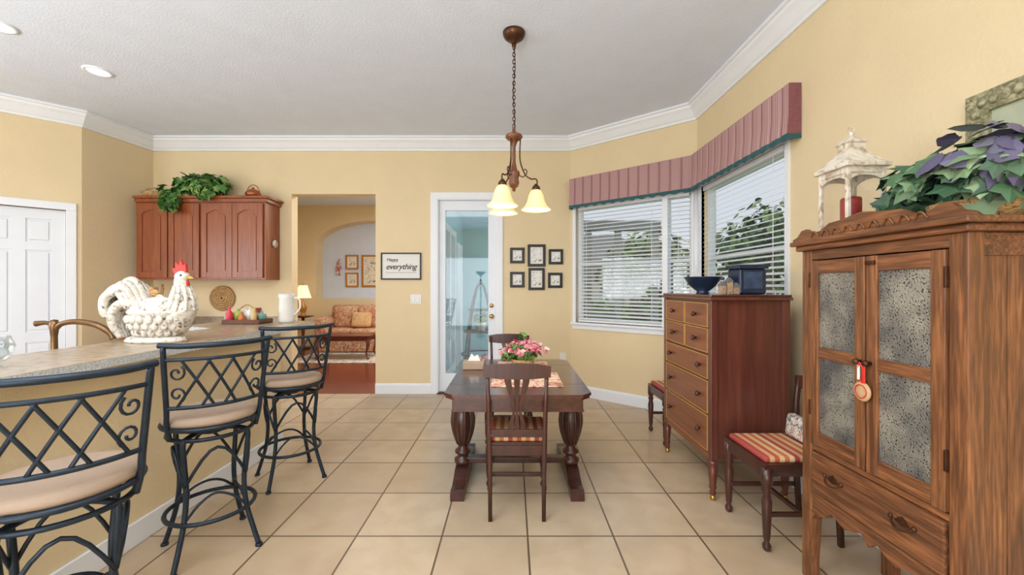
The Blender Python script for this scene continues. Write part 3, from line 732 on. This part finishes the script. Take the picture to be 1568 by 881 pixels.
for xc in (-.36,.43):
    b.lathe(prof,DKCH,24,T(xc,3.0,0))
    for k in range(10):
        a=2*pi*k/10; b.tube(cr([(xc+.040*math.cos(a),3.0+.040*math.sin(a),.26),(xc+.068*math.cos(a),3.0+.068*math.sin(a),.34),(xc+.081*math.cos(a),3.0+.081*math.sin(a),.43),(xc+.067*math.cos(a),3.0+.067*math.sin(a),.52)],3),.010,DKCH,5)
    foot=[(-.43,0),(-.43,.045),(-.40,.065),(-.34,.06),(-.28,.075),(-.20,.11),(-.09,.12),(.09,.12),(.20,.11),(.28,.075),(.34,.06),(.40,.065),(.43,.045),(.43,0),(.33,0),(.30,.02),(-.30,.02),(-.33,0)]
    b.prism(foot,.09,DKCH,T(xc+.045,3.1,0)@RZ(90))
b.box(-.36,.43,2.965,3.035,.125,.165,DKCH,.006)
b.end()
b=B('table_runner'); b.box(-.14,.34,2.66,3.10,.7508,.7545,FLORAL2,.0015); b.box(-.12,.30,3.14,3.56,.7508,.7545,FLORAL2,.0015); b.end()
b=B('flower_arrangement'); rv=random.Random(11)
b.lathe([(.06,.7548),(.09,.78),(.10,.82),(.09,.82),(0,.80)],WICK,20,T(.09,3.34,0))
b.leaves((.09,3.34,.87),(.18,.13,.08),80,.055,IVY,.4,.4,rv,zmin=.80)
for k in range(26):
    a=rv.random()*2*pi; q=rv.random()**.5; c=(.09+.17*q*math.cos(a),3.34+.12*q*math.sin(a),.88+.08*(1-q)+.02*rv.random())
    b.leaves(c,(.028,.028,.024),16,.036,PINK,.5,.3,rv,'ov')
b.tube(cr([(.10,3.34,.82),(.10,3.34,.95),(.085,3.33,1.04)]),.004,IVY,5); b.leaves((.085,3.33,1.02),(.02,.02,.04),8,.04,IVY,.3,.3,rv,'ov')
b.end()
b=B('tissue_box'); b.box(-.39,-.22,3.22,3.36,.7508,.81,CUSH,.006); b.prism([(-.05,0),(.05,0),(.03,.05),(0,.035),(-.02,.06)],.01,PAPER,T(-.305,3.285,.81)); b.end()

# ------------------------------------------------------------------ chandelier
CY=3.14
b=B('chandelier',T(.015,CY,0)); 
b.lathe([(.0,3.27),(.018,3.272),(.022,3.29),(.05,3.30),(.075,3.32),(.085,3.345),(.086,3.359),(0,3.359)],BRONZE,28)
b.ring((0,0,0),.014,.004,BRONZE,14,6,T(0,0,3.262)@RX(90))
z=3.245; k=0
while z>2.62:
    b.tube([(.010*math.cos(t),0,.018*math.sin(t)) for t in [2*pi*i/12 for i in range(12)]],.0034,BRONZE,5,True,T(0,0,z)@RZ(90*k)); z-=.0275; k+=1
b.tube(cr([(0,.006,3.28),(.010,0,3.1),(-.008,.004,2.9),(.008,0,2.7),(0,0,2.6)],5),.003,BRONZE,5)
WB=wood('chandelier_wood',C(96,54,30),C(150,92,52),'z')
b.lathe([(.0,2.63),(.012,2.62),(.014,2.60),(.03,2.585),(.062,2.57),(.068,2.555),(.055,2.54),(.03,2.525),(.02,2.50),(.013,2.48),(.013,2.36),(.02,2.33),(.026,2.30),(.042,2.29),(.045,2.27),(.035,2.24),(.04,2.20),(.03,2.175),(.012,2.16),(.014,2.145),(0,2.135)],WB,24)
for a in (0,120,240):
    M=RZ(a)
    b.tube(cr([(.05,0,2.55),(.045,0,2.45),(.05,0,2.36),(.085,0,2.27),(.13,0,2.235),(.165,0,2.235),(.178,0,2.215),(.172,0,2.185)],5),.0055,BRONZE,7,M=M)
    b.tube(cr([(.03,0,2.27),(.07,0,2.25),(.10,0,2.285),(.085,0,2.31),(.07,0,2.29)],5),.004,BRONZE,6,M=M)
    b.lathe([(.010,2.195),(.018,2.185),(.03,2.17),(.033,2.145),(.03,2.14)],BRONZE,16,M@T(.17,0,0))
    b.lathe([(.030,2.150),(.045,2.135),(.058,2.105),(.068,2.06),(.088,2.02),(.114,1.998),(.116,1.993),(.110,1.996),(.084,2.022),(.063,2.06),(.053,2.105),(.04,2.13),(.028,2.142)],AMBER,28,M@T(.17,0,0),cap=False)
    b.ball((.17,0,2.08),(.025,.025,.035),EMIT,M,12)
b.end()
for a in (0,120,240):
    l=bpy.data.lights.new('chandelier_bulb','POINT'); l.energy=4; l.color=(1,.82,.55); l.shadow_soft_size=.03
    o=bpy.data.objects.new('chandelier_bulb',l); o.location=(.015+.17*math.cos(R(a)),CY+.17*math.sin(R(a)),2.03); S.collection.objects.link(o)

for (x,y) in ((-3.75,3.7),(-3.84,3.05),(-3.8,1.2),(-1.5,.8)):
    b=B('recessed_light'); b.lathe([(.105,H-.001),(.105,H-.008),(.085,H-.012),(.075,H-.004)],WHITE,28,T(x,y,0),cap=False); b.lathe([(.0,H-.004),(.078,H-.004)],EMIT,28,T(x,y,0)); b.end()

# ------------------------------------------------------------------ wall items
MB=T(0,5.38,0)
o=frame('happy_everything_sign',-1.457,1.68,.53,.355,MB,.018,.022,BLACK,None)
INK=mat('ink',C(30,30,32),.7)
def text(body,x,z,size,par,sh=.3,off=.0012):
    c=bpy.data.curves.new('lettering','FONT'); c.body=body; c.size=size; c.align_x='CENTER'; c.shear=sh; c.extrude=.0006; c.offset=off; c.space_character=.92
    t=bpy.data.objects.new('lettering_'+body,c); c.materials.append(INK); S.collection.objects.link(t)
    t.parent=par; t.rotation_euler=(pi/2,0,0); t.location=Vector((x,5.366,z))-par.location
text('Happy',-1.57,1.745,.062,o,.1,.0002); text('everything',-1.457,1.64,.105,o,.35,.0004)
b=B('lettering_rule'); b.box(-1.66,-1.26,5.366,5.368,1.595,1.598,INK); b.end(parent=o)
for px,py,w,h in ((792,391,.19,.205),(821.5,391,.235,.29),(851,393,.19,.20),(792,428,.19,.205),(821.5,427,.215,.29),(850,429,.19,.20)):
    frame('picture_frame',(px-784)*.008594,1.4+(440-py)*.008594,w,h,MB,.034,.02,BLACK,PICT2,.018)
b=B('light_switch'); b.box(-1.335,-1.19,5.372,5.3795,1.185,1.31,PLASTIC,.003)
for x in (-1.30,-1.235): b.box(x-.012,x+.018,5.367,5.374,1.215,1.28,WHITE,.002)
b.end()
b=B('wall_outlet'); b.box(.63,.71,5.372,5.3795,.43,.545,PLASTIC,.003); b.box(.655,.685,5.368,5.374,.45,.48,WHITE,.002); b.box(.655,.685,5.368,5.374,.495,.525,WHITE,.002); b.end()
MR=Matrix(((0,1,0,1.98),(-1,0,0,0),(0,0,1,0),(0,0,0,1)))
o=frame('ornate_picture_frame',-1.33,1.90,.85,.62,MR,.085,.035,PATINA,MIRR,.0)
b=B('frame_carving')
for k in range(20): b.ball((1.945,1.735-k*.042,2.165),(.012,.018,.022),PATINA,None,8)
for k in range(13): b.ball((1.945,1.715,2.12-k*.042),(.012,.022,.018),PATINA,None,8)
b.end(parent=o)

# ------------------------------------------------------------------ dresser
DM=Matrix(((0,1,0,1.30),(-1,0,0,3.50),(0,0,1,0),(0,0,0,1)))
b=B('tall_dresser',DM); w,d=.83,.53
b.box(.02,w-.02,.02,d-.01,.27,1.315,DRSIDE,.003)
b.box(-.015,w+.015,-.015,d,1.315,1.335,DRSIDE,.005); b.box(-.005,w+.005,-.005,d-.002,1.335,1.352,MAHOGX,.004)
for x in (0,w-.045):
    for y in (.0,d-.055):
        b.box(x,x+.045,y,y+.045,.26,1.315,DRSIDE,.004)
        b.lathe([(.012,.03),(.022,.05),(.016,.07),(.024,.085),(.02,.10),(.026,.15),(.03,.21),(.02,.23),(.03,.245),(.03,.26)],DRSIDE,14,T(x+.0225,y+.0225,0))
        b.lathe([(.010,0),(.018,.005),(.018,.028),(.012,.034)],BRASS,12,T(x+.0225,y+.0225,0))
b.box(.045,w-.045,.005,.03,.255,.30,DRS,.003)
def drawer(xa,xb,za,zb,knobs):
    b.box(xa,xb,.002,.03,za,zb,DRS,.004)
    b.box(xa,xb,.0,.01,zb-.004,zb+.0005,GOLD); b.box(xa,xb,.0,.01,za-.0005,za+.004,GOLD); b.box(xa-.0005,xa+.004,0.0003,.0097,za,zb,GOLD); b.box(xb-.004,xb+.0005,0.0003,.0097,za,zb,GOLD)
    for kx in knobs:
        b.lathe([(.009,0),(.008,.012),(.018,.018),(.019,.028),(.01,.034),(0,.035)],DKCH,14,T(kx,.002,(za+zb)/2)@RX(90))
for za,zb in ((1.135,1.295),(.965,1.125)):
    drawer(.055,w/2-.008,za,zb,(w/4+.015,)); drawer(w/2+.008,w-.055,za,zb,(3*w/4-.015,))
for za,zb in ((.79,.945),(.56,.775),(.31,.545)): drawer(.055,w-.055,za,zb,(.16,w-.16))
b.end()
b=B('blue_bowl'); b.lathe([(.045,1.353),(.05,1.36),(.04,1.368),(.09,1.41),(.135,1.475),(.14,1.482),(.13,1.478),(.085,1.415),(0,1.385)],BLUEG,30,T(1.47,3.15,0)); b.end()
b=B('blue_tin'); b.box(1.58,1.77,2.84,3.0,1.353,1.53,BLUEG,.012); b.box(1.57,1.78,2.83,3.01,1.53,1.56,BLUEG,.005)
b.box(1.61,1.74,2.836,2.842,1.39,1.51,mat('tin_label',C(56,72,100),.4,var=.4,vs=15),.002); b.end()
b=B('village_figurine'); VF=patternmat('figurine_paint',[C(120,80,60),C(190,160,130),C(90,90,100)],30)
for i,(x,h) in enumerate(((1.44,.06),(1.485,.085),(1.53,.05))):
    b.box(x-.02,x+.02,2.78,2.82,1.353,1.353+h,VF,.003); b.prism([(-.024,0),(.024,0),(0,.03)],.046,ROOF,T(x,2.777,1.353+h))
b.end()

# ------------------------------------------------------------------ hutch (pie safe)
HM=Matrix(((0,1,0,1.42),(-1,0,0,2.0),(0,0,1,0),(0,0,0,1)))
b=B('pie_safe_hutch',HM); w,d=.73,.44
for x in (0,w-.06):
    b.box(x,x+.06,0,.05,.34,1.575,OAKF,.004)
    s=1 if x==0 else -1; xo=x if x==0 else x+.06
    leg=[(0,.34),(0,0),(.035,0),(.05,.02),(.045,.10),(.055,.2),(.06,.30),(.085,.34)]
    q=[(xo+s*a,z_) for a,z_ in leg]
    b.prism(q,.05,OAKF)
    b.prism(q,.05,OAKF,T(0,d-.055,0))
    b.box(x,x+.06,d-.055,d-.005,.34,1.575,OAKF,.004)
for x in (.012,w-.028):
    for k in range(4): b.box(x,x+.016,.05+k*(d-.105)/4+.001,.05+(k+1)*(d-.105)/4-.001,.36,1.575,OAKF,.002)
    b.box(x-.006,x+.022,.05,d-.055,.36,.46,OAKY,.003); b.box(x-.006,x+.022,.05,d-.055,1.50,1.574,OAKY,.003)
b.box(.03,w-.03,d-.03,d-.012,.36,1.57,OAKF); b.box(.03,w-.03,.03,d-.03,.40,.42,OAKY)
b.box(.06,w-.06,.004,.03,1.53,1.574,OAKY,.003); b.box(.06,w-.06,.004,.03,.635,.66,OAKY,.003)
b.box(-.035,w+.035,-.04,d,1.60,1.622,OAKY,.006); b.box(-.02,w+.02,-.022,d-.002,1.575,1.60,OAKY,.008)
crest=[(-.03,0),(-.03,.012),(.0,.022),(.03,.05),(.06,.054),(.085,.04),(.11,.03),(.15,.036),(.20,.062),(.26,.066),(.365,.082),(.47,.066),(.53,.062),(.58,.036),(.62,.03),(.645,.04),(.67,.054),(.70,.05),(.73,.022),(.76,.012),(.76,0)]
b.prism(crest,.018,OAKY,T(0,-.025,1.6215))
for k in range(9):
    xx=.12+k*.061; b.tube(cr([(xx-.022,-.027,1.632),(xx-.012,-.030,1.65),(xx,-.031,1.657),(xx+.012,-.030,1.65),(xx+.022,-.027,1.632)],3),.0035,OAKF,5)
mid=w/2
for xa,xb in ((.063,mid-.004),(mid+.004,w-.063)):
    st=.048
    b.box(xa,xa+st,-.008,.016,.665,1.525,OAKF,.003); b.box(xb-st,xb,-.008,.016,.665,1.525,OAKF,.003)
    for za,zb in ((.666,.73),(1.075,1.125),(1.465,1.524)): b.box(xa+st-.001,xb-st+.001,-.006,.014,za,zb,OAKY,.003)
    for za,zb in ((.73,1.075),(1.125,1.465)): b.box(xa+st-.002,xb-st+.002,.003,.008,za-.002,zb+.002,TIN)
b.box(mid-.003,mid+.003,.0,.01,.67,1.52,BLACK)
for z in (.80,1.40):
    for x in (.058,w-.066): b.box(x,x+.010,-.012,.0,z,z+.07,BRONZE,.002)
b.box(mid+.01,mid+.05,-.02,-.008,1.49,1.505,BRONZE,.003); b.lathe([(.008,0),(.007,.012),(.014,.018),(.01,.028),(0,.03)],BRONZE,12,T(mid-.02,-.008,1.10)@RX(90)); b.lathe([(.008,0),(.007,.012),(.014,.018),(.01,.028),(0,.03)],BRONZE,12,T(mid+.025,-.008,1.10)@RX(90))
b.box(.068,w-.068,-.006,.02,.445,.63,OAKY,.006)
for x in (.20,w-.21):
    b.tube(cr([(x-.045,-.008,.55),(x-.03,-.02,.532),(x,-.026,.526),(x+.03,-.02,.532),(x+.045,-.008,.55)]),.004,BRONZE,6); b.ball((x-.045,-.008,.55),.009,BRONZE,None,8); b.ball((x+.045,-.008,.55),.009,BRONZE,None,8); b.prism([(x-.03,.545),(x,.535),(x+.03,.545),(x+.015,.56),(x,.57),(x-.015,.56)],.003,BRONZE,T(0,-.010,0))
q=[(.06,.44),(.06,.34),(.10,.335),(.14,.35),(.17,.385),(.21,.375),(.25,.36),(.29,.375),(.33,.395),(.365,.36),(.40,.395),(.44,.375),(.48,.36),(.52,.375),(.56,.385),(.59,.35),(.63,.335),(.67,.34),(.67,.44)]
b.prism(q,.02,OAKY,T(0,.004,0))
b.end()
b=B('hanging_door_tag')
CK=mat('gingerbread_tag',C(196,160,118),.8,var=.1,vs=30)
b.lathe([(0,0),(.036,.002),(.040,.006),(.036,.012),(0,.013)],CK,24,T(1.392,1.632,.985)@RY(90)); b.tube(cr([(1.396,1.63,1.018),(1.394,1.62,1.06),(1.390,1.635,1.10),(1.394,1.645,1.06),(1.396,1.634,1.018)]),.003,RED,6)
b.box(1.390,1.396,1.612,1.626,1.02,1.10,RED,.002,None); b.box(1.390,1.396,1.638,1.648,1.03,1.09,PAPER,.002,None)
b.ring((0,0,0),.026,.002,RED,24,6,T(1.391,1.632,.985)@RY(90)); b.end()
# lantern
b=B('candle_lantern',T(1.555,1.875,1.6225)); WD=patternmat('distressed_white',[C(150,126,100),C(212,202,184),C(226,218,204)],18,.6); h=.086
b.box(-h-.012,h+.012,-h-.012,h+.012,0,.022,WD,.004)
for x in (-h,h-.016):
    for y in (-h,h-.016): b.box(x,x+.016,y,y+.016,.02,.31,WD,.002)
for zz in (.02,.285):
    b.box(-h+.001,h-.001,-h+.001,-h+.012,zz,zz+.025,WD); b.box(-h+.001,h-.001,h-.012,h-.001,zz,zz+.025,WD); b.box(-h+.001,-h+.012,-h+.012,h-.012,zz,zz+.025,WD); b.box(h-.012,h-.001,-h+.012,h-.012,zz,zz+.025,WD)
for M in (T(0,-h+.008,0),T(0,h-.008,0),T(h-.008,0,0)@RZ(90),T(-h+.008,0,0)@RZ(90)):
    b.box(-h+.012,h-.012,-.001,.001,.04,.29,GLASS,0,M)
    q=[(-h+.012,.29),(-h+.012,.24)]+[((-h+.012)*math.cos(pi*i/12),.24+.035*math.sin(pi*i/12)) for i in range(1,12)]+[(h-.012,.24),(h-.012,.29)]
    b.prism(q,.006,WD,M@T(0,-.003,0))
b.box(-h-.014,h+.014,-h-.014,h+.014,.31,.33,WD,.004)
r2=math.sqrt(2)
b.lathe([((h+.008)*r2,.33),(h*.78*r2,.36),(h*.5*r2,.39),(h*.42*r2,.40)],WD,4,RZ(45),False)
b.lathe([(h*.42*r2,.40),(h*.42*r2,.43),(h*.5*r2,.435),(h*.2*r2,.465),(.008,.475)],WD,4,RZ(45),False)
b.ball((0,0,.480),.012,WD,None,10); b.ring((0,0,0),.015,.003,WD,16,6,T(0,0,.498)@RX(90))
b.lathe([(.038,.023),(.04,.03),(.04,.18),(.036,.188),(0,.182)],REDC,22); b.end()
# plants on hutch
b=B('silk_ivy_plant'); rv=random.Random(21)
b.lathe([(.10,1.6225),(.13,1.66),(.14,1.70),(.13,1.70),(0,1.68)],WICK,20,T(1.66,1.45,0))
b.leaves((1.65,1.44,1.80),(.18,.23,.13),360,.078,IVYD,.4,.5,rv,zmin=1.655)
b.leaves((1.60,1.36,1.84),(.14,.14,.12),90,.08,PURP,.5,.6,rv,'ov',zmin=1.7)
b.leaves((1.56,1.59,1.77),(.10,.10,.13),120,.07,IVYD,.3,.4,rv,zmin=1.655)
b.end(recalc=False)

# ------------------------------------------------------------------ exterior
b=B('ground_lawn'); b.box(-12,60,-20,70,-.4,-.11,GRASS); b.end(False)
def tree(x,y,h,r,n=500,ls=.22):
    b=B('garden_tree'); rv=random.Random(int(x*10+y)); BK=mat('bark',C(110,95,80),.9)
    b.tube(cr([(x,y,-.12),(x+.05,y,h*.3),(x-.05,y+.05,h*.55)]),[.12,.09,.06],BK)
    for k in range(6):
        a=k*1.05; c=(x+r*.5*math.cos(a),y+r*.5*math.sin(a),h*.68+.3*r*math.sin(k*2.1))
        b.tube([(x-.03,y,h*.45),c],[.05,.02],BK,6); b.leaves(c,(r*.62,r*.62,r*.5),n//6,ls,TREEL,.2,.3,rv,'ov')
    b.end()
tree(5.6,8.9,3.4,1.25,2200,.15); tree(4.3,12.5,3.2,1.4,1300); tree(12,17,2.6,1.3); tree(3.0,10.0,2.4,.9,900,.14)
b=B('hedge'); rv=random.Random(2)
for k in range(16): b.leaves((2.5+k*1.0,15.5,.45),(.8,.5,.7),110,.2,TREEL,.4,.3,rv,'ov')
b.box(1.8,18,15.3,15.7,-.11,.9,TREEL); b.end()
b=B('neighbor_house'); b.box(2,9,24,32,-.11,2.9,STUCCO)
tb=bmesh.new(); v=[tb.verts.new(p) for p in ((1.4,23.4,2.9),(9.6,23.4,2.9),(9.6,32.6,2.9),(1.4,32.6,2.9),(4,28,5.0),(7,28,5.0))]
for f in ((0,1,5,4),(1,2,5),(2,3,4,5),(3,0,4)): tb.faces.new([v[i] for i in f])
b.add(tb,ROOF); b.end()
b=B('lanai_frame'); LG=mat('lanai_grey',C(128,130,128),.6)
for x,y in ((1.55,8.3),(2.15,8.3),(2.9,8.3)): b.box(x-.06,x+.06,y-.06,y+.06,-.11,2.7,LG,.005)
b.box(.96,3.0,8.22,8.38,2.55,2.75,LG,.005); b.box(.96,2.9,8.27,8.33,.85,.9,LG); b.box(.96,2.2,8.28,8.32,-.11,.85,LG)
b.end()

# ------------------------------------------------------------------ light
wd=bpy.data.worlds.new('sky'); S.world=wd; wd.use_nodes=True
bg=wd.node_tree.nodes['Background']; bg.inputs[0].default_value=(.84,.91,1,1); bg.inputs[1].default_value=.85
def area(name,loc,rot,sx,sy,e,col=(1,1,1)):
    l=bpy.data.lights.new(name,'AREA'); l.shape='RECTANGLE'; l.size=sx; l.size_y=sy; l.energy=e; l.color=col
    o=bpy.data.objects.new(name,l); o.location=loc; o.rotation_euler=rot; S.collection.objects.link(o)
COOL=(.92,.96,1)
area('rear_fill',(-2.02,-3.0,1.25),(R(90),0,0),3.9,2.3,155,COOL)  # added fill behind the camera, set at the made-up slider opening
area('left_fill',(-5.98,.7,1.7),(R(90),0,R(-90)),2.9,1.3,85,COOL)  # added fill from the left, set at the made-up window opening
area('overhead_fill',(-1.2,.6,3.3),(0,0,0),2.5,1.4,60,(.97,.98,1))  # unseen overhead fill added to brighten the room, no panel fixture
area('living_room_fill',(-1.9,7.2,3.2),(0,0,0),1.0,1.5,95,(.95,.97,1))  # added fill for the living room, kept out of view
area('porch_fill',(.75,6.9,1.5),(R(90),0,R(90)),1.8,2.2,15,COOL)  # added fill that brightens the porch beyond the glazed door
TM=mat('added_stand_metal',C(60,58,56),.4,.6)
for x,y in ((-.9,-.9),(-4.6,-.4)):  # unseen uplights on stands, added to brighten the ceiling and even the fill
    b=B('added_uplight_stand'); b.lathe([(.15,0),(.15,.015),(.03,.04),(.015,.08),(.012,1.7),(.03,1.74),(.16,1.85),(.17,1.86),(.15,1.855),(.02,1.76),(0,1.76)],TM,24,T(x,y,0)); b.end()
    l=bpy.data.lights.new('added_uplight','SPOT'); l.energy=225; l.spot_size=R(165); l.spot_blend=.3; l.shadow_soft_size=.1; l.color=(.94,.97,1)
    o=bpy.data.objects.new('added_uplight',l); o.location=(x,y,1.95); o.rotation_euler=(R(180),0,0); S.collection.objects.link(o)
s=bpy.data.lights.new('sun','SUN'); s.energy=1.6; s.angle=.05; s.color=(1,.97,.93)
o=bpy.data.objects.new('sun',s); o.rotation_euler=Vector((-.5,-.45,.9)).to_track_quat('Z','Y').to_euler(); S.collection.objects.link(o)

# ------------------------------------------------------------------ camera
cd=bpy.data.cameras.new('camera'); cd.lens=14.37; cd.sensor_width=36; cd.clip_start=.05; cd.clip_end=200
co=bpy.data.objects.new('camera',cd); co.location=(0,0,1.4); co.rotation_euler=(R(90),0,0); S.collection.objects.link(co); S.camera=co
S.view_settings.view_transform='Standard'; S.view_settings.look='None'; S.view_settings.exposure=0
